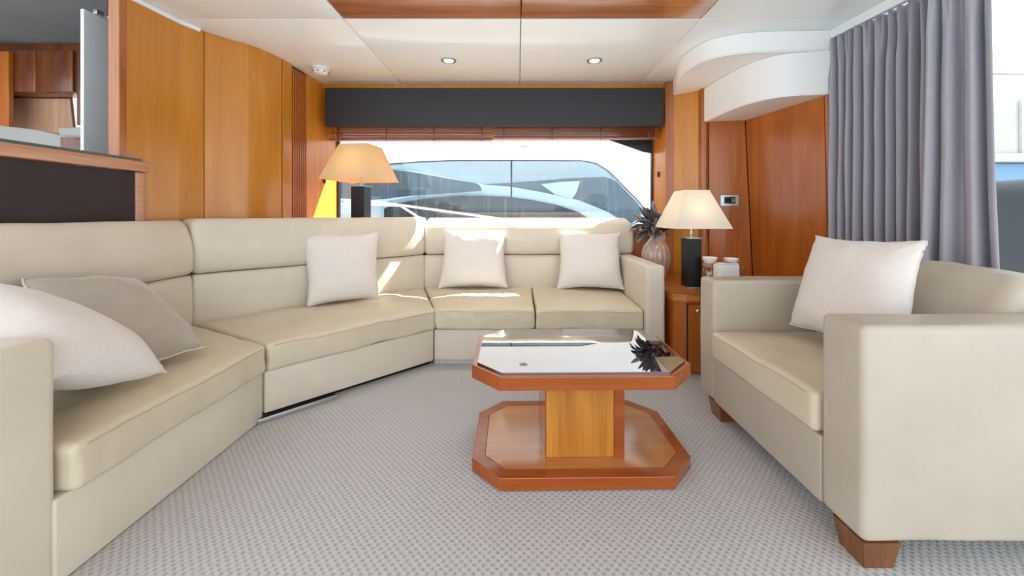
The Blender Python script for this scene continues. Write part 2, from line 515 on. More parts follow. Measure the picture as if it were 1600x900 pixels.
def smooth_path(pts, k=8):
    """Catmull-Rom through plan points"""
    out = []
    P = [Vector(p) for p in pts]
    for i in range(len(P) - 1):
        p0 = P[max(i - 1, 0)]; p1 = P[i]; p2 = P[i + 1]; p3 = P[min(i + 2, len(P) - 1)]
        for j in range(k):
            t = j / k
            out.append(.5 * ((2 * p1) + (p2 - p0) * t + (2 * p0 - 5 * p1 + 4 * p2 - p3) * t * t + (3 * p1 - p0 - 3 * p2 + p3) * t ** 3))
    out.append(P[-1])
    return out

# ================================================================== THE ROOM
ZC = 2.14           # ceiling height
YW = 3.28           # line where the ceiling meets the window recess
YG = 3.53           # window glass

fl = obj('floor', [(-2.6, -1.2, 0), (4.2, -1.2, 0), (4.2, 3.7, 0), (-2.6, 3.7, 0),
                   (-2.6, -1.2, -.05), (4.2, -1.2, -.05), (4.2, 3.7, -.05), (-2.6, 3.7, -.05)],
         [(0, 1, 2, 3), (4, 7, 6, 5), (0, 4, 5, 1), (1, 5, 6, 2), (2, 6, 7, 3), (3, 7, 4, 0)], 'carpet')
fl.data.transform(Matrix.Translation((0, 0, 0)))
struct(fl, 'light grey looped carpet covering the saloon floor', 'floor')

# ---- ceiling: a dark carrier and separate lining panels with open joints
ce = obj('ceiling', [(-2.06, -1.3, ZC + .02), (2.4, -1.3, ZC + .02), (2.4, 3.6, ZC + .02), (-2.06, 3.6, ZC + .02),
                     (-2.06, -1.3, ZC + .06), (2.4, -1.3, ZC + .06), (2.4, 3.6, ZC + .06), (-2.06, 3.6, ZC + .06)],
         [(0, 1, 2, 3), (4, 7, 6, 5), (0, 4, 5, 1), (1, 5, 6, 2), (2, 6, 7, 3), (3, 7, 4, 0)], 'dark_gap')
struct(ce, 'white panelled saloon ceiling with a glossy wooden centre field', 'ceiling')
g = .0022
YS = 2.187
XA, XM, XB = -1.013, .022, 1.073
def cpanel(x0, x1, y0, y1, mat='ceil', dz=0):
    box('ceiling_panel', x0 + g, x1 - g, y0 + g, y1 - g, ZC - dz, ZC + .019, mat, ce, r=.003)
cpanel(-2.06, XA, YS, 3.3); cpanel(XA, XM, YS, 3.3); cpanel(XM, XB, YS, 3.3); cpanel(XB, 2.4, YS, 3.3)
cpanel(-2.06, XA, -1.3, YS); cpanel(XB, 2.4, -1.3, YS)
M['ceil_wood'] = wood('ceiling_cherry', '#a4602f', '#b87440', '#c98854', 'x', rough=.12, coat=.8)
cpanel(XA + .004, XM, -1.3, YS - .006, 'ceil_wood'); cpanel(XM, XB - .004, -1.3, YS - .006, 'ceil_wood')

# ---- left wall of cherry panels
WL = [(-2.02, 1.93), (-1.985, 2.2), (-1.948, 2.34)]
WC = [(-1.948, 2.34), (-1.872, 2.44), (-1.80, 2.52), (-1.75, 2.62), (-1.717, 2.744)]
WD = [(-1.717, 2.744), (-1.712, 2.853)]
WV = [(-1.712, 2.853), (-1.705, 3.035)]
WE = [(-1.705, 3.035), (-1.694, 3.30), (-1.69, YG)]
full = [(-2.02, 1.93), (-1.985, 2.2)] + WC + [(-1.712, 2.853), (-1.705, 3.035), (-1.694, 3.30), (-1.69, YG)]
wl = path_panel('wall_left', [(x - .016, y) for x, y in full], 0, ZC + .02, -.03, 'dark_gap')
struct(wl, 'left saloon wall of tall honey cherry panels', 'wall')
for pth in (WL, smooth_path(WC, 5), WD, WE):
    path_panel('wood_panel', [(p[0] - .016, p[1]) for p in pth], 0.0, ZC, .016, 'honey', wl, gap=.0036)
path_panel('edge_post', [(-2.077, 1.90), (-2.077, 1.945)], .9, ZC + .4, .058, 'honey_edge', wl)
# louvre strip
for i in range(7):
    t = (i + .5) / 7
    x = WV[0][0] + (WV[1][0] - WV[0][0]) * t; y = WV[0][1] + (WV[1][1] - WV[0][1]) * t
    box('louvre_slat', x - .014, x + .004, y - .0075, y + .0075, 0.0, ZC - .02, 'red', wl, r=.003, m=1)

# white cove strip where the ceiling panel meets the left wall
cv = path_panel('trim_1', [(-2.035, 1.6), (-2.025, 1.93), (-1.99, 2.2), (-1.955, 2.30)], ZC - .022, ZC, .02, 'ceil')
struct(cv, 'white cove strip along the ceiling edge above the left wall', 'trim')

# ---- window wall: recess, sill, header, right reveal
ww = box('wall_back', -1.72, 1.277, YW - .005, YG + .05, ZC - .035, ZC + .019, 'honey', None, r=.003)
struct(ww, 'slim honey cherry strip above the charcoal pelmet', 'wall')
box('header', -1.70, 1.277, YG - .02, YG + .03, 1.70, ZC - .036, 'honey', ww, r=.003)
box('sill_shelf', -1.69, 1.277, 3.345, YG + .05, .80, .865, 'red_y', ww, r=.006)
box('lower_panel', -1.69, 1.277, 3.37, 3.39, .0, .799, 'red', ww, r=.003)

R0 = (1.277, 3.22); R1 = (1.332, 3.18); R2 = (1.486, 3.06); R3 = (1.533, 3.0)
RV = box('wall_right', 1.277, 1.30, R0[1] + .002, YG + .05, 0, ZC, 'honey', None, r=.004)
struct(RV, 'right saloon wall of cherry panels beside the window and curtain', 'wall')
path_panel('corner_trim', [(1.277, 3.224), (1.334, 3.182)], 0, ZC, -.03, 'honey_edge', RV)
path_panel('wood_panel', [R1, R2], 0, ZC, -.02, 'honey', RV, gap=.002)
# rounded pillar between the two panel planes
pc = []
for k in range(9):
    a = radians(215 + k * 15)
    pc.append((1.514 + .034 * cos(a), 3.036 + .036 * sin(a)))
prism('rounded_pillar', pc + [(1.548, 3.10), (1.480, 3.10)], 0, ZC, 'honey_edge', RV)
# two leaning panels: plan differs between top and bottom
def lean_panel(b0, b1, t0, t1, z0, z1, mat, name='wood_panel', th=.015):
    b0, b1, t0, t1 = [Vector((p[0], p[1])) for p in (b0, b1, t0, t1)]
    def nr(a, b): 
        t = (b - a).normalized(); return Vector((-t.y, t.x)) * th
    nb, nt_ = nr(b0, b1), nr(t0, t1)
    V = [(*b0, z0), (*b1, z0), (*t1, z1), (*t0, z1), (*(b0 + nb), z0), (*(b1 + nb), z0), (*(t1 + nt_), z1), (*(t0 + nt_), z1)]
    return obj(name, V, [(0, 1, 2, 3), (4, 7, 6, 5), (0, 4, 5, 1), (1, 5, 6, 2), (2, 6, 7, 3), (3, 7, 4, 0)], mat, RV)
lean_panel((1.538, 2.996), (1.878, 2.953), (1.538, 2.996), (1.792, 2.953), 0, 1.80, 'red')
lean_panel((1.884, 2.949), (1.965, 2.345), (1.797, 2.949), (1.918, 2.345), 0, 1.80, 'red')
lean_panel((1.966, 2.338), (2.16, 2.14), (1.919, 2.338), (2.16, 2.14), 0, 1.80, 'red')
obj('joint_backing', [(1.53, 3.02, 0), (1.92, 2.98, 0), (2.10, 2.30, 0), (2.10, 2.30, 2.1), (1.86, 2.98, 2.1), (1.53, 3.02, 2.1)],
    [(0, 1, 4, 5), (1, 2, 3, 4)], 'dark_gap', RV)

# ---- white soffit above the right corner
C1 = smooth_path([(1.36, 3.30), (1.275, 3.02), (1.205, 2.80), (1.195, 2.62), (1.245, 2.455), (1.40, 2.355), (1.62, 2.325), (1.93, 2.31)], 6)
C2 = smooth_path([(1.50, 3.03), (1.507, 2.80), (1.535, 2.567), (1.60, 2.43), (1.70, 2.35), (1.93, 2.305)], 6)
sf = prism('trim_2', [tuple(p) for p in C1] + [(2.06, 2.31), (2.10, 3.30)], 2.012, ZC - .001, 'soffit', bevel=.006, smooth=40)
struct(sf, 'white curved soffit stepping down in two tiers over the right corner', 'soffit')
prism('lower_tier', [tuple(p) for p in C2] + [(2.05, 2.305), (2.05, 3.02)], 1.742, 2.0115, 'soffit', sf, bevel=.006, smooth=40)

# ---- window
w1 = box('window_1', -1.69, 1.285, YG, YG + .012, .866, 1.72, 'pane', None, r=.002, m=1)
struct(w1, 'wide saloon window looking out on a neighbouring white yacht', 'window')
box('window_frame', -1.689, -1.672, YG - .02, YG + .02, .866, 1.70, 'frit', w1, r=.003)
box('window_frame', 1.262, 1.277, YG - .02, YG + .02, .866, 1.70, 'frit', w1, r=.003)
xprism('frame_corner', [(.86, 1.70), (1.262, 1.70), (1.262, 1.575), (1.19, 1.585), (1.02, 1.645)], YG - .016, YG - .004, 'frit', w1)
box('catch', 1.262, 1.2765, 3.36, 3.375, 1.335, 1.385, 'black', RV, r=.003)
box('catch', -1.692, -1.677, 3.27, 3.285, 1.27, 1.31, 'black', wl, r=.003)

# ---- pelmet
pm = thing('pelmet', 'long charcoal leather-covered pelmet across the top of the window', 'pelmet', (-.2, 3.25, 1.755))
box('cover', -1.646, 1.2526, 3.20, 3.262, 1.757, 2.083, 'pelmet', pm, r=.006)
box('bracket', -1.6, 1.2, 3.2625, 3.275, 1.90, 2.06, 'honey', pm, r=.002)

# ---- two wooden venetian blinds, pulled up
def blind(x0, x1, zb, label, lift):
    t = thing('venetian_blind', label, 'blind', ((x0 + x1) / 2, 3.34, zb), 'raised wooden venetian blinds')
    n = 7
    top = 1.775
    v, f = None, None
    first = None
    for i in range(n):
        z = zb + .016 + (top - zb - .016) * i / (n - 1)
        if i == 2: z += lift
        if first is None:
            first = box('slat', x0, x1, 3.315, 3.365, z - .0017, z + .0017, 'blind', t, r=.0014, m=1)
            base = first.location.copy(); z00 = z
        else:
            s = first.copy(); COL.objects.link(s); s.parent = t
            s.location = base + Vector((0, 0, z - z00))
        bpy.context
    box('bottom_rail', x0, x1, 3.313, 3.367, zb - .006, zb + .008, 'blind', t, r=.004)
    box('head_rail', x0, x1, 3.313, 3.367, 1.80, 1.84, 'blind', t, r=.004)
    for k in range(4):
        x = x0 + .09 + (x1 - x0 - .18) * k / 3
        box('ladder_tape', x - .005, x + .005, 3.311, 3.3128, zb - .012, 1.80, 'dark_wood', t, r=.0005, m=1)
    return t
b1 = blind(-1.672, -.222, 1.662, 'left of the two raised wooden venetian blinds, its slats slightly parted', .006)
b2 = blind(-.208, 1.258, 1.676, 'right of the two raised wooden venetian blinds, beside the cord', 0)
tube('wand', [(1.225, 3.305, 1.78), (1.225, 3.305, 1.66)], .004, 'honey_edge', b2)
tube('cord', [(1.195, 3.306, 1.78), (1.198, 3.306, 1.35), (1.21, 3.30, 1.02)], .0014, 'dark_wood', b2, n=5)
tube('wand', [(-1.60, 3.305, 1.78), (-1.60, 3.305, 1.64)], .005, 'honey_edge', b1)

# ================================================================== SECTIONAL SOFA
sofa = thing('sectional_sofa', 'large cream leather corner sofa along the wall and under the window', 'sofa', (-.9, 2.4, 0))
X_L = -1.235
FA = (-1.228, 1.822); FB = (-.552, 2.489); FY = 2.489
BA = (-1.811, 2.09); BB = (-.777, 3.13); BY = 3.13
ARM_XI, ARM_XO = .838, .962
ov = .028
def lerp2(a, b, t): return (a[0] + (b[0] - a[0]) * t, a[1] + (b[1] - a[1]) * t)
BZ = .235
eg = .003
# bases
quadbox('base', [(X_L, 1.0), (X_L, FA[1] - eg), (BA[0], BA[1] - eg), (-1.88, 1.0)], .002, BZ, .008, 'leather', sofa, n=(4, 2, 1), m=2)
quadbox('base', [(FA[0], FA[1] + eg), (FB[0] - eg, FB[1]), (BB[0], BB[1]), (BA[0], BA[1] + eg)], .028, BZ, .008, 'leather', sofa, n=(4, 2, 1), m=2)
quadbox('base', [(FB[0] + eg, FY), (ARM_XI + .002, FY), (ARM_XI + .002, BY), (BB[0], BY)], .03, BZ, .008, 'leather', sofa, n=(4, 2, 1), m=2)
quadbox('toe_kick', [(FA[0] - .02, FA[1] + .05), (FB[0] - .03, FB[1] + .02), (FB[0] - .2, FB[1] + .15), (FA[0] - .2, FA[1] + .15)], .0, .027, .004, 'black', sofa, n=(1, 1, 1), m=1)
quadbox('toe_kick', [(FB[0] + .0, FY + .012), (ARM_XI, FY + .012), (ARM_XI, FY + .2), (FB[0] - .03, FY + .2)], .0, .0295, .004, 'carpet', sofa, n=(1, 1, 1), m=1)

def seat(q, seed, wr=.006):
    def fn(p, u, w, t):
        # front drops slightly, back rises; soft droop of the front face
        p.z += .022 * w * t
        if w < .25 and t < .5: p.z += 0
        # tension folds on the front face
        if w < .2:
            k = noise.noise(Vector((u * 14 + seed * 3, t * 3 + u * 9, seed)))
            p.y += .007 * k * (1 - w * 5); p.x += .006 * k * (1 - w * 5)
        # creases on the sitting surface
        if t > .5:
            cz = noise.noise(Vector((u * 11 + seed, w * 4.5 + u * 2, seed * 2)))
            p.z -= .005 * max(0, .25 - abs(cz)) * 4 * (1 - abs(2 * w - 1) ** 3)
        return p
    c = quadbox('seat_cushion', q, BZ + .002, .372, .022, 'leather_seat', sofa, n=(36, 22, 4), m=4, crown=.018, wr=wr, fn=fn, seed=seed)
    front_seam(c)
    return c
def on(a, b, t): return lerp2(a, b, t)
LF = X_L + ov
seat([(LF, 1.018), (LF, FA[1] - .018), (BA[0] - .01, BA[1] - .004), (BA[0] - .01, 1.018)], 1.0)
n45 = Vector((.703, -.711)) * ov
seat([(FA[0] + n45.x + .004, FA[1] + n45.y + .012), (FB[0] + n45.x - .008, FB[1] + n45.y + .004), (BB[0] - .002, BB[1] - .004), (BA[0] + .004, BA[1] + .008)], 2.3, .009)
XS = .121
seat([(FB[0] + .016, FY - ov), (XS - .003, FY - ov), (XS - .003, BY + .01), (BB[0] + .004, BY + .01)], 4.1)
seat([(XS + .003, FY - ov), (ARM_XI - .003, FY - ov), (ARM_XI - .003, BY + .01), (XS + .003, BY + .01)], 5.7)

# backrests: a lower and an upper pad per section
RL = -1.945
RA = (RL, 2.149); RB = (-.80, 3.335); RY = 3.335
Z1, ZT = .664, .972
def pad_fn(bulge, nx, ny, roll=0, drop=0):
    def fn(p, u, w, t):
        k = bulge * (1 - abs(2 * t - 1) ** 2.2) * (1 - w)
        p.x += nx * k; p.y += ny * k
        if roll:   # upper pads roll back towards the top
            s = max(0, t - .35) / .65
            p.z -= drop * s * s * (1 - w)
            p.x -= nx * roll * s * s * (1 - w); p.y -= ny * roll * s * s * (1 - w)
        return p
    return fn
def backs(q, nx, ny, seed, zt=ZT, up=0):
    quadbox('back_pad', q, .33, Z1 - .002, .018, 'leather', sofa, n=(24, 3, 8), m=3, wr=.004, fn=pad_fn(.012, nx, ny), seed=seed)
    quadbox('back_pad', [(q[0][0] + nx * .012, q[0][1] + ny * .012), (q[1][0] + nx * .012, q[1][1] + ny * .012), q[2], q[3]], Z1 + .001, zt, .036, 'leather', sofa,
            n=(24, 4, 8), m=5, wr=.004, fn=pad_fn(.014, nx, ny, .055, up), seed=seed + 9)
backs([(BA[0], .88), (BA[0], BA[1] - .002), (RA[0], RA[1] - .002), (RL, .88)], 1, 0, 11., .966)
backs([(BA[0] + .002, BA[1] + .002), (BB[0] - .002, BB[1] - .003), (RB[0] - .002, RB[1] - .003), (RA[0] + .002, RA[1] + .004)], .703, -.711, 12., .977)
backs([(BB[0] + .002, BY), (.975, BY), (.975, RY), (RB[0] + .002, RY)], 0, -1, 13., .975, .045)

# arms
def arm(q, z1=.668, z0=.03, r=.022):
    return quadbox('arm', q, z0, z1, r, 'leather', sofa, n=(4, 8, 6), m=4, wr=.002)
quadbox('arm', [(-1.24, .868), (-1.24, 1.014), (BA[0] + .0, 1.014), (BA[0] + .0, .868)], .002, .672, .024, 'leather', sofa, n=(3, 8, 6), m=4, wr=.002)
arm([(ARM_XI, 2.425), (ARM_XO, 2.425), (ARM_XO, BY - .002), (ARM_XI, BY - .002)])

# ---- floor air vent under the middle section
dM = Vector((FB[0] - FA[0], FB[1] - FA[1])).normalized()
nM = Vector((dM.y, -dM.x))
A0 = Vector(FA) + dM * (-.035); A1 = Vector(FA) + dM * .325
vent = thing('air_vent', 'brushed metal air vent strip on the carpet under the corner sofa', 'vent', (A0.x, A0.y, 0))
def strip(name, s0, s1, z0, z1, mat, a=A0, b=A1):
    q = [tuple(a + nM * s1), tuple(b + nM * s1), tuple(b + nM * s0), tuple(a + nM * s0)]
    return quadbox(name, q, z0, z1, .0015, mat, vent, n=(1, 1, 1), m=1)
strip('front_rail', .026, .032, .001, .024, 'steel')
strip('tray', -.02, .0255, .001, .006, 'black')
for i in range(4):
    strip('grille_bar', -.016 + i * .0105, -.012 + i * .0105, .0065, .020, 'black')

# ================================================================== THROW PILLOWS
def pillow(name, label, corners, thick, mat, seed, group=None, pinch=.07, wr=.006, sag=.25, n=34, back_mat=None, piping=None, out=1):
    """corners BL, BR, TR, TL of the flat seam"""
    B0, B1, T1, T0 = [Vector(c) for c in corners]
    ex = (B1 - B0 + T1 - T0).normalized()
    nrm = ex.cross((T0 - B0 + T1 - B1).normalized()).normalized()
    verts = []; faces = []; idx = {}
    def P(i, j, s):
        u = -1 + 2 * i / n; v = -1 + 2 * j / n
        u = math.copysign(abs(u) ** .85, u); v = math.copysign(abs(v) ** .85, v)
        edge = i in (0, n) or j in (0, n)
        k = (i, j, 0 if edge else s)
        if k in idx: return idx[k]
        uu = u * (1 - pinch * (1 - v * v) * abs(u) ** 1.5); vv = v * (1 - pinch * (1 - u * u) * abs(v) ** 1.5)
        a = (uu + 1) / 2; b_ = (vv + 1) / 2
        p = B0 * (1 - a) * (1 - b_) + B1 * a * (1 - b_) + T1 * a * b_ + T0 * (1 - a) * b_
        h = max(0, (1 - u ** 4) * (1 - v ** 4)) ** .62 * (1 - .35 * (u * u + v * v) / 2) * (1 - sag * v * .5)
        p = p + nrm * s * thick / 2 * h
        q = Vector((p.x * 7 + seed, p.y * 7, p.z * 7))
        p = p + noise.noise_vector(q) * wr + noise.noise_vector(q * 2.7) * wr * .4
        # puckers running out of the corners
        cr = (abs(u) * abs(v)) ** 2
        p = p + nrm * s * .004 * cr * sin((abs(u) - abs(v)) * 26 + seed)
        idx[k] = len(verts); verts.append(p)
        return idx[k]
    for s in (1, -1):
        for i in range(n):
            for j in range(n):
                f = [P(i, j, s), P(i + 1, j, s), P(i + 1, j + 1, s), P(i, j + 1, s)]
                faces.append(f if s > 0 else f[::-1])
    lo = Vector((sum((c[k] for c in (B0, B1, T0, T1))) / 4 for k in range(3)))
    t = thing(name, label, 'cushion', (lo.x, lo.y, min(B0.z, B1.z)), group)
    o = obj('cover', verts, faces, mat, t, smooth=80)
    rim = [P(i, 0, 1) for i in range(n + 1)] + [P(n, j, 1) for j in range(1, n + 1)] + [P(i, n, 1) for i in range(n - 1, -1, -1)] + [P(0, j, 1) for j in range(n - 1, -1, -1)]
    tube('seam', [verts[i] for i in rim], .0035 if piping else .0018, piping or mat, t, n=6)
    return t

GP = 'throw cushions on the corner sofa'
pillow('throw_pillow', 'white linen cushion leaning on the angled middle section of the corner sofa',
       [(-1.345, 2.405, .410), (-.985, 2.665, .410), (-1.03, 2.785, .865), (-1.425, 2.49, .868)], .15, 'linen', 1.3, GP)
pillow('throw_pillow', 'white linen cushion with a sunlit right edge under the middle of the window',
       [(-.63, 2.995, .414), (-.075, 2.995, .414), (-.093, 3.10, .868), (-.61, 3.10, .870)], .15, 'linen', 3.7, GP, pinch=.09)
pillow('throw_pillow', 'white linen cushion standing against the right arm of the corner sofa',
       [(.315, 2.975, .410), (.835, 2.92, .412), (.845, 3.065, .852), (.345, 3.085, .858)], .15, 'linen', 6.1, GP, pinch=.09)
pillow('throw_pillow', 'shiny beige satin cushion with piping lying behind the white cushion at the left end',
       [(-1.46, 1.21, .44), (-1.352, 1.62, .425), (-1.765, 1.72, .70), (-1.725, 1.315, .772)], .19, 'satin', 8.8, GP, pinch=.04, sag=0, piping='satin_back', wr=.013)
pillow('throw_pillow', 'white linen cushion slumped in the near left corner beside the sofa arm',
       [(-1.285, 1.035, .545), (-1.30, 1.392, .412), (-1.61, 1.205, .70), (-1.585, .86, .85)], .23, 'linen', 12.4, GP, pinch=.05, sag=0)
pillow('throw_pillow', 'large white linen cushion propped in the armchair',
       [(1.285, 1.765, .485), (1.345, 1.31, .475), (1.485, 1.355, .905), (1.405, 1.76, .898)], .17, 'linen', 15.2, None, pinch=.06, sag=.3, n=40)

# ================================================================== ARMCHAIR
ch = thing('armchair', 'boxy cream leather armchair on short wooden legs beside the curtain', 'armchair', (1.38, 1.5, 0))
XF, XK = .966, 1.80
Y0, Y1i, Y2i, Y3 = 1.043, 1.195, 1.842, 1.986
quadbox('arm', [(XF, Y0), (XK, Y0), (XK, Y1i - .001), (XF, Y1i - .001)], .08, .688, .02, 'leather_chair', ch, n=(14, 4, 8), m=4, wr=.002)
quadbox('arm', [(XF, Y2i + .001), (XK, Y2i + .001), (XK, Y3), (XF, Y3)], .08, .675, .02, 'leather_chair', ch, n=(14, 4, 8), m=4, wr=.002)
quadbox('base', [(XF + .003, Y1i), (XK - .18, Y1i), (XK - .18, Y2i), (XF + .003, Y2i)], .08, .292, .006, 'leather_chair', ch, n=(4, 6, 2), m=2)
quadbox('back_frame', [(XK - .178, Y1i), (XK, Y1i), (XK, Y2i), (XK - .178, Y2i)], .08, .70, .02, 'leather_chair', ch, n=(3, 6, 6), m=4)
def chair_seat_fn(p, u, w, t):
    return p
quadbox('seat_cushion', [(XF - .016, Y2i - .004), (XF - .016, Y1i + .004), (1.50, Y1i + .004), (1.50, Y2i - .004)], .294, .428, .022, 'leather_seat', ch,
        n=(30, 24, 4), m=4, crown=.014, wr=.005, seed=21)
front_seam(ch.children[-1])
def bc_fn(p, u, w, t):
    p.x += .20 * t                       # leans back
    p.z += .012 * sin(u * pi) * t
    return p
quadbox('back_cushion', [(1.42, Y2i - .006), (1.42, Y1i + .006), (1.56, Y1i + .006), (1.56, Y2i - .006)], .40, .795, .05, 'leather_chair', ch,
        n=(24, 5, 14), m=5, wr=.012, fn=bc_fn, seed=33)
def chair_leg(x, y, sx, sy):
    w = .105; tp = .012
    V = []
    for z, k in ((0, tp), (.08, 0)):
        for (a, b_) in ((0, 0), (1, 0), (1, 1), (0, 1)):
            V.append((x + sx * (a * w + (k if a == 0 else -k)), y + sy * (b_ * w + (k if b_ == 0 else -k)), z))
    obj('leg', V, [(0, 1, 2, 3), (4, 7, 6, 5), (0, 4, 5, 1), (1, 5, 6, 2), (2, 6, 7, 3), (3, 7, 4, 0)], 'leg_wood', ch)
chair_leg(XF + .003, Y0 + .003, 1, 1); chair_leg(XF + .003, Y3 - .09, 1, -1)
chair_leg(XK - .003, Y0 + .003, -1, 1); chair_leg(XK - .003, Y3 - .005, -1, -1)

# ================================================================== COFFEE TABLE
TC = Vector((.25, 1.631)); TROT = radians(.8)
tb = thing('coffee_table', 'octagonal cherry coffee table with black mirror glass top on pedestal', 'table', (TC.x, TC.y, 0))
def trot(x, y):
    return (TC.x + x * cos(TROT) - y * sin(TROT), TC.y + x * sin(TROT) + y * cos(TROT))
def octo(hx, hy, c):
    return [trot(*p) for p in ((-hx + c, -hy), (hx - c, -hy), (hx, -hy + c), (hx, hy - c), (hx - c, hy), (-hx + c, hy), (-hx, hy - c), (-hx, -hy + c))]
HX, HY, CH = .428, .280, .110
def frame_ring(name, o, i, z0, z1, mat):
    n = len(o)
    V = [(*p, z0) for p in o] + [(*p, z1) for p in o] + [(*p, z1) for p in i] + [(*p, z0) for p in i]
    Fs = []
    for k in range(n):
        l = (k + 1) % n
        for a in range(4):
            b_ = (a + 1) % 4
            Fs.append((a * n + k, a * n + l, b_ * n + l, b_ * n + k))
    ob = obj(name, V, Fs, mat, tb)
    bv = ob.modifiers.new('bevel', 'BEVEL'); bv.width = .003; bv.segments = 2; bv.limit_method = 'ANGLE'
    return ob
def octi(d): return octo(HX - d, HY - d, CH - d * .586)
frame_ring('plinth_border', octi(0), octi(.050), .004, .051, 'table_edge')
prism('plinth_panel', octi(.0505), .004, .0508, 'table_light', tb, bevel=.0005)
frame_ring('top_border', octi(0), octi(.04), .364, .4146, 'table_edge')
prism('top_core', octi(.0405), .366, .410, 'table_edge', tb)
prism('glass_top', octi(.020), .4148, .4215, 'glass_top', tb, bevel=.0012)
def tbox(name, x0, x1, y0, y1, z0, z1, mat, r=.002):
    ob = prism(name, [trot(x0, y0), trot(x1, y0), trot(x1, y1), trot(x0, y1)], z0, z1, mat, tb, bevel=r)
    return ob
cx0, cx1, cy0, cy1 = -.143, .168, -.168, .168
tbox('column', cx0 + .003, cx1 - .042, cy0, cy1, .051, .364, 'table_col')
tbox('column_edge', cx1 - .0415, cx1, cy0 - .001, cy1 + .001, .051, .364, 'table_edge')
tbox('column_edge', cx0 - .0, cx0 + .0028, cy0 - .001, cy1 + .001, .051, .364, 'table_edge', .001)

# ================================================================== CORNER CABINET with lamp, vase and candle pots
cab = thing('corner_cabinet', 'low curved cherry cabinet between the corner sofa and the armchair', 'cabinet', (1.4, 2.7, 0))
CT = .496
front = smooth_path([(.985, 2.375), (1.03, 2.345), (1.10, 2.325), (1.30, 2.32), (1.86, 2.32)], 5)
top_pts = [tuple(p) for p in front] + [(1.88, 2.90), (1.55, 2.95), (1.50, 3.02), (1.34, 3.14), (1.28, 3.19), (1.27, 3.33), (.985, 3.33)]
prism('worktop', top_pts, CT - .045, CT, 'red_y', cab, bevel=.006)
fb = smooth_path([(1.0, 2.40), (1.04, 2.372), (1.10, 2.352), (1.30, 2.345), (1.84, 2.345)], 5)
prism('body', [tuple(p) for p in fb] + [(1.86, 2.88), (1.53, 2.93), (1.30, 3.1), (1.0, 3.30)], .0, CT - .046, 'red', cab, bevel=.003)
dr = box('door', 1.066, 1.36, 2.326, 2.3435, .02, CT - .06, 'red', cab, r=.003)
lathe('knob', [(.004, 0), (.004, .012), (.010, .016), (.012, .022), (.008, .028), (.001, .03)], (0, 0, 0), 'chrome', None, n=16)
kn = bpy.data.objects['knob']
kn.parent = dr
kn.location = Vector((1.112, 2.3105, .405)) - Vector(cab.location) - Vector(dr.location)
kn.rotation_euler = (radians(90), 0, 0)
box('door_gap', 1.0615, 1.0655, 2.330, 2.3445, .02, CT - .05, 'dark_gap', cab, r=.001, m=1)

def lamp(cx, cy, z0, hb, zs0, zs1, wb, ws, wt, rot, label, mats, energy, group):
    t = thing('table_lamp', label, 'lamp', (cx, cy, z0), group)
    def rz(x, y):
        return (cx + x * cos(rot) - y * sin(rot), cy + x * sin(rot) + y * cos(rot))
    def sq(h): return [rz(-h, -h), rz(h, -h), rz(h, h), rz(-h, h)]
    prism('foot', sq(wb / 2 + .004), z0, z0 + .008, 'steel', t, bevel=.001)
    prism('base', sq(wb / 2), z0 + .008, z0 + hb, 'lamp_black', t, bevel=.002)
    prism('cap', sq(wb / 2 + .001), z0 + hb, z0 + hb + .005, 'steel', t, bevel=.001)
    lathe('stem', [(.009, 0), (.009, .02), (.013, .024), (.013, .03), (.009, .034), (.009, .06), (.017, .064), (.017, .11), (.012, .115)],
          (cx, cy, z0 + hb + .005), 'chrome', t, n=16)
    # square pyramid shade with real thickness
    o0, o1 = sq(ws / 2), sq(wt / 2); i0, i1 = sq(ws / 2 - .002), sq(wt / 2 - .002)
    V = [(*p, zs0) for p in o0] + [(*p, zs1) for p in o1]
    Fs = []
    for k in range(4):
        l = (k + 1) % 4
        Fs.append((k, l, 4 + l, 4 + k))
    sh = obj('shade', V, Fs, mats, t, recalc=False)
    for z, s_ in ((zs0, o0), (zs1, o1)):
        pass
    # wire frame inside the shade top
    for k in range(2):
        a, b_ = o1[k], o1[k + 2]
        tube('spider', [(*a, zs1 - .01), (cx, cy, zs1 - .03), (*b_, zs1 - .01)], .002, 'steel', t, n=6)
    tube('harp', [(cx, cy, z0 + hb + .1), (cx, cy, zs1 - .03)], .003, 'steel', t, n=6)
    zb = zs0 + (zs1 - zs0) * .40
    lathe('bulb', [(.002, -.05), (.014, -.045), (.024, -.02), (.030, .0), (.026, .02), (.012, .034), (.001, .036)], (cx, cy - .0, zb), 'bulb', t, n=16)
    ld = bpy.data.lights.new('lamp_light', 'POINT'); ld.energy = energy; ld.color = (1, .84, .60); ld.shadow_soft_size = .035
    lo = bpy.data.objects.new('lamp_light', ld); COL.objects.link(lo); lo.parent = t
    lo.location = Vector((cx, cy - .045, zb)) - Vector(t.location)
    return t
lamp(1.2135, 2.61, CT, .338, .906, 1.165, .098, .372, .168, 0, 'lit table lamp with cream shade beside the vase on the corner cabinet', 'shade', .26, 'square black table lamps')
lamp(-1.275, 3.06, .80, .425, 1.275, 1.56, .112, .445, .235, radians(-7), 'lit table lamp with shade coloured darker as backlit behind the corner sofa by the window', 'shade_backlit', .42, 'square black table lamps')
# corner shelf carrying the left lamp
shf = prism('corner_shelf', [(-1.688, 2.74), (-1.52, 2.74), (-1.0, 3.24), (-1.0, 3.34), (-1.688, 3.34)], .765, .80, 'red_y', None, bevel=.003)
tag(shf, 'wooden corner shelf behind the sofa back carrying the left lamp', 'shelf')

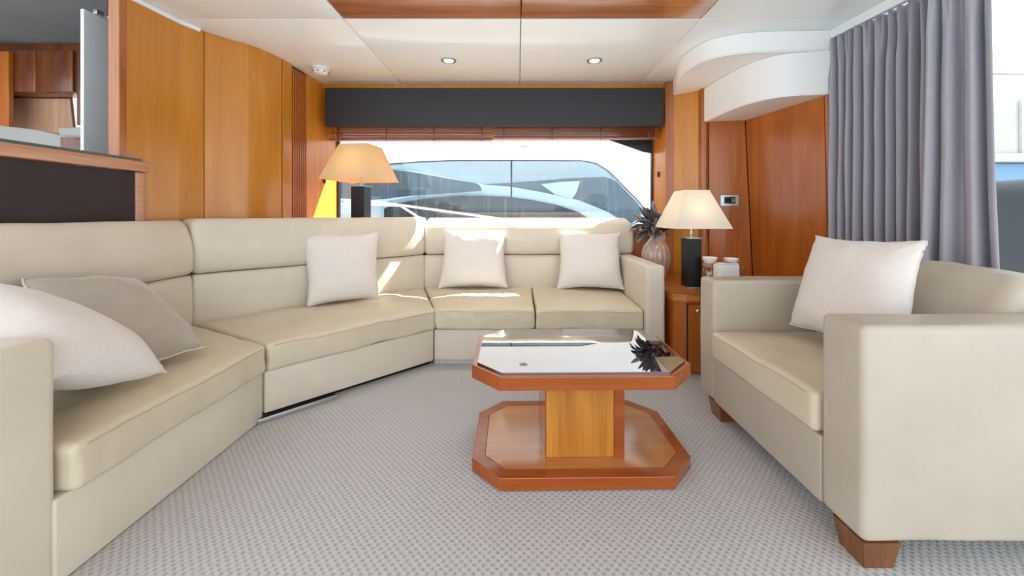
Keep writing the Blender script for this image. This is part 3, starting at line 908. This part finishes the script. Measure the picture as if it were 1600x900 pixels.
# vase
vx, vy = 1.085, 2.93
prof = [(.040, 0), (.060, .006), (.082, .05), (.100, .11), (.106, .165), (.103, .21), (.090, .255), (.066, .292), (.047, .312), (.042, .325), (.045, .345), (.050, .352), (.044, .350), (.036, .33), (.036, .30)]
vz = thing('vase', 'blush ribbed ceramic vase on the corner cabinet', 'vase', (vx, vy, CT))
lathe('body', prof, (vx, vy, CT), 'vase', vz, n=112, fn=lambda a, z: 1 + (.085 * abs(cos(a * 8)) - .03) * max(0, min(1, (.30 - z) / .06)) * min(1, z / .02), smooth=70)
bq = thing('leaf_bouquet', 'dusky purple-grey artificial leaves standing in the ribbed vase', 'plant', (vx, vy, CT + .30))
rnd = random.Random(4)
def leaf(base, direc, length, width, droop, mat, twist):
    d = Vector(direc).normalized()
    side = d.cross(Vector((0, 0, 1)))
    side = side.normalized() if side.length > .01 else Vector((1, 0, 0))
    n = 9; V = []; Fs = []
    p = Vector(base); cur = d.copy(); st = length / n
    for i in range(n + 1):
        t = i / n
        w = width * (sin(pi * min(1, t * .96 + .04)) ** .75) * (1 - .25 * t)
        s = (side * cos(twist * t) + side.cross(cur).normalized() * sin(twist * t))
        up = s.cross(cur).normalized()
        V += [p - s * w / 2 + up * w * .22, p - up * w * .06, p + s * w / 2 + up * w * .22]
        cur = (cur + Vector((0, 0, -droop * st * 10))).normalized()
        p = p + cur * st
    for i in range(n):
        for k in range(2):
            a = i * 3 + k
            Fs.append((a, a + 1, a + 4, a + 3))
    o = obj('leaf', V, Fs, mat, bq, smooth=60, recalc=False)
    sd = o.modifiers.new('thickness', 'SOLIDIFY'); sd.thickness = .0015
neck = Vector((vx, vy, CT + .345))
for i in range(58):
    a = rnd.uniform(0, 2 * pi)
    if i < 30: a = rnd.uniform(pi * .80, pi * 1.6)
    if cos(a) > -.1 and sin(a) < .3: a = pi - a
    el = rnd.uniform(.15, 1.25) if i >= 4 else rnd.uniform(1.0, 1.35)
    d = Vector((cos(a) * cos(el), sin(a) * cos(el) * .7, sin(el)))
    st = neck + Vector((cos(a) * .02, sin(a) * .02, rnd.uniform(-.03, .05)))
    mid = st + d * rnd.uniform(.015, .09)
    leaf(mid, d, rnd.uniform(.11, .17), rnd.uniform(.045, .07), rnd.uniform(.2, 1.3) if el < 1.0 else rnd.uniform(.0, .3), 'leaf' if rnd.random() < .7 else 'leaf_light', rnd.uniform(-.9, .9))
for i in range(7):
    a = i * 2 * pi / 7
    tube('stem', [(vx + .01 * cos(a), vy + .01 * sin(a), CT + .30), (vx + .03 * cos(a), vy + .03 * sin(a), CT + .38), (vx + .055 * cos(a), vy + .045 * sin(a), CT + .44)], .003, 'stem', bq, n=6)

# candle jars and a white pot
def candle_jar(x, y, label, zt):
    t = thing('candle_jar', label, 'candle holder', (x, y, CT), 'glass candle jars with white tops')
    lathe('jar', [(.03, 0), (.052, .004), (.056, .03), (.056, .12), (.045, .15), (.034, .165)], (x, y, CT), 'jar', t, n=24)
    lathe('rope_collar', [(.036, .150), (.041, .156), (.041, .172), (.036, .178)], (x, y, CT), 'rope', t, n=20)
    lathe('cup', [(.020, .166), (.034, .176), (.047, .205), (.046, .213), (.040, .208), (.028, .186), (.002, .182)], (x, y, CT + zt), 'white_gloss', t, n=28)
    return t
candle_jar(1.285, 2.50, 'white-topped glass candle jar next to the black lamp base', .006)
cj = candle_jar(1.44, 2.52, 'white-topped glass candle jar with rope handle nearer the curtain', -.004)
hp = [(1.44 + .058 * cos(a) + .02, 2.52, CT + .145 + .058 * sin(a)) for a in [radians(-70 + 14 * k) for k in range(11)]]
tube('rope_handle', hp, .005, 'rope', cj, n=8)
pot = thing('candle_pot', 'square white candle pot in front of the two glass jars', 'candle', (1.335, 2.40, CT))
quadbox('pot', [(1.285, 2.375), (1.415, 2.375), (1.425, 2.445), (1.275, 2.445)], CT + .001, CT + .185, .012, 'white_gloss', pot, n=(2, 2, 2), m=3)
box('rim', 1.287, 1.413, 2.379, 2.441, CT + .186, CT + .192, 'white_gloss', pot, r=.003)
box('ribbon', 1.345, 1.375, 2.395, 2.42, CT + .1925, CT + .194, 'red_leds', pot, r=.0005, m=1)

# wall thermostat
th = thing('thermostat', 'silver framed wall control panel with black display above the candle jars', 'thermostat', (1.62, 2.97, 1.03))
def th_box(name, x0, x1, z0, z1, d0, d1, mat):
    a = Vector((1.546, 2.995)); b = Vector((1.85, 2.953)); dr_ = (b - a).normalized(); nn = Vector((dr_.y, -dr_.x))
    q = [tuple(a + dr_ * (x0) + nn * d1), tuple(a + dr_ * (x1) + nn * d1), tuple(a + dr_ * (x1) + nn * d0), tuple(a + dr_ * (x0) + nn * d0)]
    return quadbox(name, q, z0, z1, .002, mat, th, n=(1, 1, 1), m=2)
th_box('frame', .073, .208, 1.066, 1.153, .001, .010, 'steel')
th_box('display', .100, .182, 1.085, 1.138, .0105, .016, 'black')
th_box('screen', .106, .148, 1.100, 1.130, .0165, .0175, 'lamp_black')
for i in range(3):
    th_box('button', .155, .162, 1.096 + i * .012, 1.103 + i * .012, .0165, .019, 'grey_panel')
    th_box('button', .167, .174, 1.096 + i * .012, 1.103 + i * .012, .0165, .019, 'grey_panel')

# ================================================================== CEILING FITTINGS
def downlight(x, y, label):
    t = thing('downlight', label, 'downlight', (x, y, ZC), 'recessed ceiling downlights')
    lathe('ring', [(.036, -.001), (.052, -.001), (.056, -.004), (.054, -.008), (.042, -.010), (.036, -.006)], (x, y, ZC), 'steel', t, n=36)
    lathe('lens', [(.001, -.012), (.02, -.011), (.036, -.006), (.036, -.001), (.001, -.001)], (x, y, ZC), 'lamp_on', t, n=28)
    ld = bpy.data.lights.new('downlight_beam', 'SPOT'); ld.energy = 9; ld.spot_size = radians(100); ld.spot_blend = .8; ld.color = (1, .96, .90); ld.shadow_soft_size = .03
    lo = bpy.data.objects.new('downlight_beam', ld); COL.objects.link(lo); lo.parent = t; lo.location = (0, 0, -.02)
downlight(-.506, 2.767, 'left of the two round recessed ceiling downlights')
downlight(.572, 2.767, 'right of the two round recessed ceiling downlights')
sd = thing('smoke_detector', 'round white smoke detector on the ceiling near the left wall', 'smoke detector', (-1.535, 2.92, ZC))
lathe('base', [(.06, 0), (.06, -.012), (.052, -.016), (.001, -.016)], (-1.535, 2.92, ZC - .0005), 'white_metal', sd, n=36)
lathe('head', [(.047, -.0165), (.057, -.02), (.057, -.034), (.048, -.044), (.030, -.048), (.001, -.048)], (-1.535, 2.92, ZC - .0005), 'white_metal', sd, n=36)
for k in range(8):
    a = k * pi / 4 + .2
    x, y = -1.535 + .0535 * cos(a), 2.92 + .0535 * sin(a)
    box('slot', x - .007, x + .007, y - .007, y + .007, ZC - .037, ZC - .031, 'black', sd, r=.001, m=1)

# ================================================================== CURTAINS
trk = obj('curtain_track', [(1.935, 2.33, 2.085), (1.96, 2.33, 2.085), (2.05, 1.35, 2.085), (2.005, 1.35, 2.085),
                            (1.935, 2.33, ZC - .001), (1.96, 2.33, ZC - .001), (2.05, 1.35, ZC - .001), (2.005, 1.35, ZC - .001)],
          [(0, 1, 2, 3), (4, 7, 6, 5), (0, 4, 5, 1), (1, 5, 6, 2), (2, 6, 7, 3), (3, 7, 4, 0)], 'ceil')
tag(trk, 'white curtain track fixed under the ceiling on the right', 'curtain track')
def curtain(label, p0, p1, nf, z0, z1, amp, seed, flare=(0, 0), nx=260, nz=40, shift=0):
    a = Vector(p0); b = Vector(p1); d = (b - a); nn = Vector((d.y, -d.x)).normalized()
    if nn.x > 0: nn = -nn
    rn = random.Random(seed)
    ph = [rn.uniform(-.9, .9) for _ in range(nf + 3)]
    am = [rn.uniform(.55, 1.25) for _ in range(nf + 3)]
    V = []; Fs = []
    for j in range(nz + 1):
        t = j / nz; z = z1 + (z0 - z1) * t
        for i in range(nx + 1):
            u = i / nx
            s = u * nf; k = int(s); fr = s - k
            ampl = am[k] * (1 - fr) + am[k + 1] * fr
            phs = ph[k] * (1 - fr) + ph[k + 1] * fr
            body = cos(2 * pi * s + phs)
            body = math.copysign(abs(body) ** .75, body)
            fine = cos(2 * pi * s * 2.5 + seed)
            mixt = min(1, max(0, (t - .02) / .10))
            off = amp * (body * ampl * (.45 + .55 * mixt) + fine * .42 * (1 - mixt)) * (1 + .25 * t)
            off += .008 * noise.noise(Vector((u * 9, z * 2.2, seed)))
            uu = u + (flare[1] * u + flare[0] * (1 - u)) * t * t
            p = a + d * uu + nn * (off + shift)
            p = p + d.normalized() * (.010 * sin(2 * pi * s + phs + 1.2) * mixt)
            V.append((p.x, p.y, z))
    w = nx + 1
    for j in range(nz):
        for i in range(nx):
            Fs.append((j * w + i, j * w + i + 1, (j + 1) * w + i + 1, (j + 1) * w + i))
    t_ = thing('curtain', label, 'curtain', (a.x, a.y, z0), 'grey curtains on the right')
    o = obj('cloth', V, Fs, 'curtain', t_, smooth=80, recalc=False)
    sdm = o.modifiers.new('thickness', 'SOLIDIFY'); sdm.thickness = .002
    # gathered header tape
    hv = [(V[i][0] + .004, V[i][1], z1 - .055) for i in range(0, nx + 1, 4)]
    tube('gather_cord', hv, .0022, 'curtain', t_, n=5)
    return t_
curtain('closely gathered grey cloth curtain next to the cherry wall', (1.955, 2.312), (2.03, 1.74), 11, .06, 2.084, .042, 3)
curtain('outer grey curtain hanging in broad folds beside the open door', (1.988, 1.765), (2.035, 1.575), 3, .06, 2.084, .036, 8, flare=(-.25, .30), nx=140, shift=.05)

# ================================================================== BAR COUNTER and forward galley, left
bar = thing('bar_counter', 'raised bar counter with dark brown front panel behind the left sofa back', 'counter', (-2.1, 1.6, 0))
box('front_panel', -2.005, -1.985, .9, 1.945, .60, 1.222, 'bar_panel', bar, r=.004)
box('fascia', -2.012, -1.968, .9, 2.003, 1.224, 1.278, 'honey_y', bar, r=.005)
box('end_post', -2.012, -1.982, 1.948, 1.999, .60, 1.2235, 'honey_y', bar, r=.010, m=3)
prism('worktop', [(-1.985, .9), (-1.985, 1.985), (-2.014, 1.985), (-2.014, 1.895), (-2.75, 1.895), (-2.75, .9)], 1.2785, 1.293, 'counter', bar, bevel=.002)
gp = thing('folding_partition', 'tall silver grey panel on a pivot standing at the end of the bar counter', 'panel', (-2.4, 2.15, 1.25))
box('panel', -2.41, -2.39, 2.065, 2.235, .9, 2.135, 'grey_panel', gp, r=.003)
box('pivot_block', -2.405, -2.38, 2.12, 2.16, 2.136, 2.165, 'steel', gp, r=.004)
lathe('pivot_pin', [(.012, 0), (.016, .003), (.016, .018), (.010, .022), (.001, .022)], (-2.392, 2.19, 2.1355), 'steel', gp, n=18)
box('gap_shade_strip', -2.395, -2.385, 2.237, 2.262, .9, 2.12, 'black', gp, r=.002)  # black strip stands in for the shade in the gap beside the panel

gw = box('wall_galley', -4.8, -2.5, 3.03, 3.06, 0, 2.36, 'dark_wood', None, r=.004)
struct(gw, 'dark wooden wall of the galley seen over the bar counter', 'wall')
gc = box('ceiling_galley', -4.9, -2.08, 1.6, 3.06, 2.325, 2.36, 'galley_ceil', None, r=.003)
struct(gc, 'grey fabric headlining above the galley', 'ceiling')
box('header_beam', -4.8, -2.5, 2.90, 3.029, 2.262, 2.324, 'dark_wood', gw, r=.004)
box('sun_leak_bulkhead', -2.10, -2.065, 1.96, 3.6, 2.142, 2.324, 'dark_wood', gw, r=.003)  # added between the two ceilings to block sun leaking into the galley
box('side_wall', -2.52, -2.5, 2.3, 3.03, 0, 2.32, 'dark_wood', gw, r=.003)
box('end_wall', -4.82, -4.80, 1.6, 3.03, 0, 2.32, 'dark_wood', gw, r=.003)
gcab = thing('wall_cabinet', 'dark cherry wall cabinet under the galley headlining', 'cabinet', (-3.67, 2.95, 1.93))
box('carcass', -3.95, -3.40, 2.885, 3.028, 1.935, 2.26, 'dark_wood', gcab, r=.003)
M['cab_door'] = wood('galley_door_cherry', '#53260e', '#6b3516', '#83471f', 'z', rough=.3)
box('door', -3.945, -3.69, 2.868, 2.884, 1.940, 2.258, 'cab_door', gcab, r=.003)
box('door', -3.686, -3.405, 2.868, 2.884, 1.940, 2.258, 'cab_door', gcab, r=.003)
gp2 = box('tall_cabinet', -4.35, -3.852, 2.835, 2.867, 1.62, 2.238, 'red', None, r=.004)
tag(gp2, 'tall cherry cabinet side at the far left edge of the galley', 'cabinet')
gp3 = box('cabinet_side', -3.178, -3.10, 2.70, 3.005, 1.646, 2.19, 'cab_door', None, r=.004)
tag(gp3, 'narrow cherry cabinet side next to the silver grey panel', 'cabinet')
M['splash'] = wood('pale_cherry_panel', '#a97f63', '#b98f72', '#c69c80', 'z', rough=.4)
bs = xprism('splash_panel', [(-4.10, 1.50), (-3.55, 1.60), (-3.595, 1.93), (-4.10, 1.934)], 3.005, 3.028, 'splash', None, bevel=.002)
tag(bs, 'pale wooden splash panel with slanted edge under the galley wall cabinet', 'panel')
def px(x, y, Y):
    return ((x - CX) * Y / F, H - (y - CY) * Y / F)
M['day'] = emis('galley_window_daylight', '#f4f8ff', .6)
gwin = xprism('window_2', [px(117.5, 201, 3.012), px(135, 201, 3.012), px(135, 152, 3.012), px(111, 152, 3.012)], 3.012, 3.029, 'day', None)
struct(gwin, 'sliver of bright galley window beside the pale splash panel', 'window')
xprism('frame_bar', [px(114.5, 201, 3.0), px(118, 201, 3.0), px(112.5, 152, 3.0), px(109, 152, 3.0)], 3.0, 3.0045, 'dark_wood', gwin)
gt = thing('galley_unit', 'grey sloping galley unit seen over the bar counter', 'counter', (-3.3, 2.5, 1.2))
xprism('body', [px(-70, 262, 2.5), px(150, 262, 2.5), px(150, 216, 2.5), px(95, 211, 2.5), px(60, 203, 2.5), px(0, 196, 2.5), px(-70, 192, 2.5)], 2.5, 2.69, 'galley_grey', gt, bevel=.005)
xprism('raised_block', [px(104, 214.5, 2.44), px(150, 214.5, 2.44), px(150, 200, 2.44), px(101, 202, 2.44)], 2.40, 2.495, 'galley_grey', gt, bevel=.006)
xprism('recess', [px(94, 232, 2.47), px(150, 242, 2.47), px(150, 215.5, 2.47), px(93, 214, 2.47)], 2.47, 2.495, 'dark_wood', gt, bevel=.004)

# ================================================================== OUTSIDE
wt = obj('water', [(-60, 4.2, -1.2), (60, 4.2, -1.2), (60, 90, -1.2), (-60, 90, -1.2), (-60, 4.2, -1.4), (60, 4.2, -1.4), (60, 90, -1.4), (-60, 90, -1.4)],
         [(0, 1, 2, 3), (4, 7, 6, 5), (0, 4, 5, 1), (1, 5, 6, 2), (2, 6, 7, 3), (3, 7, 4, 0)], 'water')
struct(wt, 'harbour water outside', 'water')

YB = 5.6
out = [(470, 268), (540, 262), (600, 257), (654, 252.8), (707, 250.6), (799, 250.5), (869, 250.8), (909, 251), (931, 255), (949, 265.7), (962, 278), (976, 292.6), (1000, 316.8), (1007, 330), (1003, 341), (990, 350), (470, 350)]
hole = [px(x, y, YB) for x, y in out]
yt = thing('motor_yacht', 'white motor yacht with long tinted windows moored outside the saloon window', 'boat', (-.5, YB, -1.2))
# superstructure side: a slab with the window opening cut out (ring of quads between hole and outer border)
n = len(hole)
outer = []
cxh, czh = -.6, 1.35
for (x, z) in hole:
    dx, dz = x - cxh, z - czh
    s = 1e9
    for (lim, dd) in ((7.0, dx), ):
        pass
    tx = (6.0 if dx > 0 else -6.0) / dx if abs(dx) > 1e-6 else 1e9
    tz = (2.2 if dz > 0 else -2.4) / dz if abs(dz) > 1e-6 else 1e9
    s = min(abs(tx), abs(tz))
    outer.append((cxh + dx * s, czh + dz * s))
V = [(x, YB, z) for x, z in hole] + [(x, YB, z) for x, z in outer] + [(x, YB + .12, z) for x, z in hole] + [(x, YB + .12, z) for x, z in outer]
Fs = []
for k in range(n):
    l = (k + 1) % n
    Fs += [(k, l, n + l, n + k), (2 * n + k, 3 * n + k, 3 * n + l, 2 * n + l), (k, 2 * n + k, 2 * n + l, l)]
obj('superstructure', V, Fs, 'gel', yt, recalc=False)
tube('window_rubber', [(x, YB - .002, z) for x, z in hole] + [(hole[0][0], YB - .002, hole[0][1])], .008, 'frit', yt, n=6)
xp = [px(799, 250.5, YB)[0]]
hl = [p for p in hole]
L_ = [p for p in out if p[0] <= 799]
Rr = [p for p in out if p[0] >= 799]
xprism('window_pane', [px(x, y, YB + .03) for x, y in ([(470, 268), (540, 262), (600, 257), (654, 252.8), (707, 250.6), (798.4, 250.5), (798.4, 350), (470, 350)])], YB + .03, YB + .036, 'tint', yt)
xprism('window_pane', [px(x, y, YB + .03) for x, y in ([(799.6, 250.5), (869, 250.8), (909, 251), (931, 255), (949, 265.7), (962, 278), (976, 292.6), (1000, 316.8), (1007, 330), (1003, 341), (990, 350), (799.6, 350)])], YB + .03, YB + .036, 'tint', yt)
box('mullion', px(797.6, 0, YB)[0], px(800.4, 0, YB)[0], YB + .02, YB + .05, px(0, 350, YB)[1], px(0, 250.5, YB)[1], 'boat_glass', yt, r=.003)
box('hull', -7, 6, YB - .9, YB + .1, -1.2, -.21, 'gel', yt, r=.03)
box('deck', -7, 6, YB - 1.0, YB + .0, -.2, .55, 'gel', yt, r=.03)
# overhanging roof edge and its small lamp
lathe('deck_light', [(.001, -.012), (.05, -.01), (.06, 0), (.001, 0)], (px(818, 228, 5.3)[0], 5.3, px(818, 228, 5.3)[1]), 'steel', yt, n=20)
# stainless rails in front
tube('handrail', [(px(520, 311, 4.9)[0], 4.9, px(520, 311, 4.9)[1]), (px(600, 317, 4.9)[0], 4.9, px(600, 317, 4.9)[1]), (px(790, 343, 4.9)[0], 4.9, px(790, 343, 4.9)[1])], .016, 'gel', yt, n=10)
tube('handrail', [(px(520, 318, 4.9)[0], 4.9, px(520, 318, 4.9)[1]), (px(625, 321, 4.9)[0], 4.9, px(625, 321, 4.9)[1]), (px(665, 346, 4.9)[0], 4.9, px(665, 346, 4.9)[1])], .016, 'gel', yt, n=10)

# second boat added behind the tinted panes, standing in for their reflections
YC = 8.0
b2t = thing('motor_yacht', 'added yacht standing in for reflections, with arched white roof and dark windows seen through the tinted panes', 'boat', (0, YC, -1.2))
def poly(name, pts, Y, d, mat): return xprism(name, [px(x, y, Y) for x, y in pts], Y, Y + d, mat, b2t)
poly('reflected_screen', [(480, 270), (600, 264), (640, 268), (700, 279), (744, 286), (750, 290), (753, 298), (700, 302), (640, 306), (600, 311), (480, 318)], YC - .3, .05, 'boat_glass_mid')
arch = [(480, 345), (560, 330), (610, 313), (660, 304), (710, 298), (752, 293), (790, 293), (830, 298), (870, 306), (910, 316), (950, 332), (975, 350), (480, 352)]
poly('reflected_arch', arch, YC, .5, 'gel_grey')
poly('reflected_side_window', [(620, 318), (660, 311), (710, 306.5), (750, 305.5), (790, 307), (830, 312), (870, 320), (905, 332), (925, 345), (600, 345), (600, 326)], YC - .06, .055, 'boat_glass')
poly('reflected_wind_screen', [(752, 288), (800, 285), (880, 279), (945, 276), (965, 284), (1010, 330), (1010, 352), (980, 350), (950, 331), (905, 313), (850, 301), (800, 292)], YC + .6, .05, 'boat_glass_mid')
poly('reflected_hard_top', [(440, 225), (1040, 225), (1040, 280), (880, 277), (752, 286), (640, 264), (440, 262)], YC + 1.2, .3, 'gel_grey')
poly('reflected_pale_panel', [(846, 288), (878, 284), (906, 283), (901, 300), (893, 312), (868, 304)], YC + .4, .1, 'gel_grey')
poly('hull', [(440, 352), (1040, 352), (1040, 494), (440, 494)], YC + .05, 1.2, 'gel')
b2t.location = (0, YC, -1.2)

# ---- aft cockpit seen past the curtain on the right
cp = box('cockpit_roof', 2.35, 7.0, -1.5, 3.4, 2.20, 2.30, 'gel', None, r=.02)
struct(cp, 'white cockpit roof outside beyond the curtain', 'roof')
qy = thing('quay_wall', 'pale concrete quay wall with a blue band outside at the far right', 'wall', (12, 9, -1.2))
box('wall', 9, 30, 10.2, 10.8, -1.2, 4.15, 'quay', qy, r=.02)
box('ledge', 9, 30, 9.9, 10.19, 2.38, 2.62, 'quay', qy, r=.03)
box('blue_band', 9, 30, 10.05, 10.19, -1.2, 2.37, 'blue', qy, r=.01)
for k in range(9):
    box('pillar', 10.2 + k * 1.15, 10.32 + k * 1.15, 10.12, 10.199, 2.63, 4.1, 'quay', qy, r=.01)
aw = tube('rolled_awning', [(2.5 + .35 * k, 3.2 + .012 * (k % 2), 2.163 - .004 * (k % 3)) for k in range(12)], .036, 'soffit', n=14)
tag(aw, 'rolled white awning lashed under the cockpit roof', 'awning')
st = thing('cockpit_seat', 'curved blue-grey upholstered seat back outside beyond the curtain', 'seat', (3.0, 1.9, 0))
quadbox('seat_back', [(2.62, 1.72), (2.62, 2.4), (2.95, 2.4), (2.95, 1.72)], .40, 1.19, .10, 'navy', st, n=(6, 4, 8), m=5)
quadbox('seat_base', [(2.95, 1.72), (2.95, 2.4), (3.5, 2.4), (3.5, 1.72)], .0, .46, .05, 'navy', st, n=(4, 4, 4), m=3)
box('plinth', 2.64, 2.94, 1.74, 2.38, .0, .399, 'gel', st, r=.02)
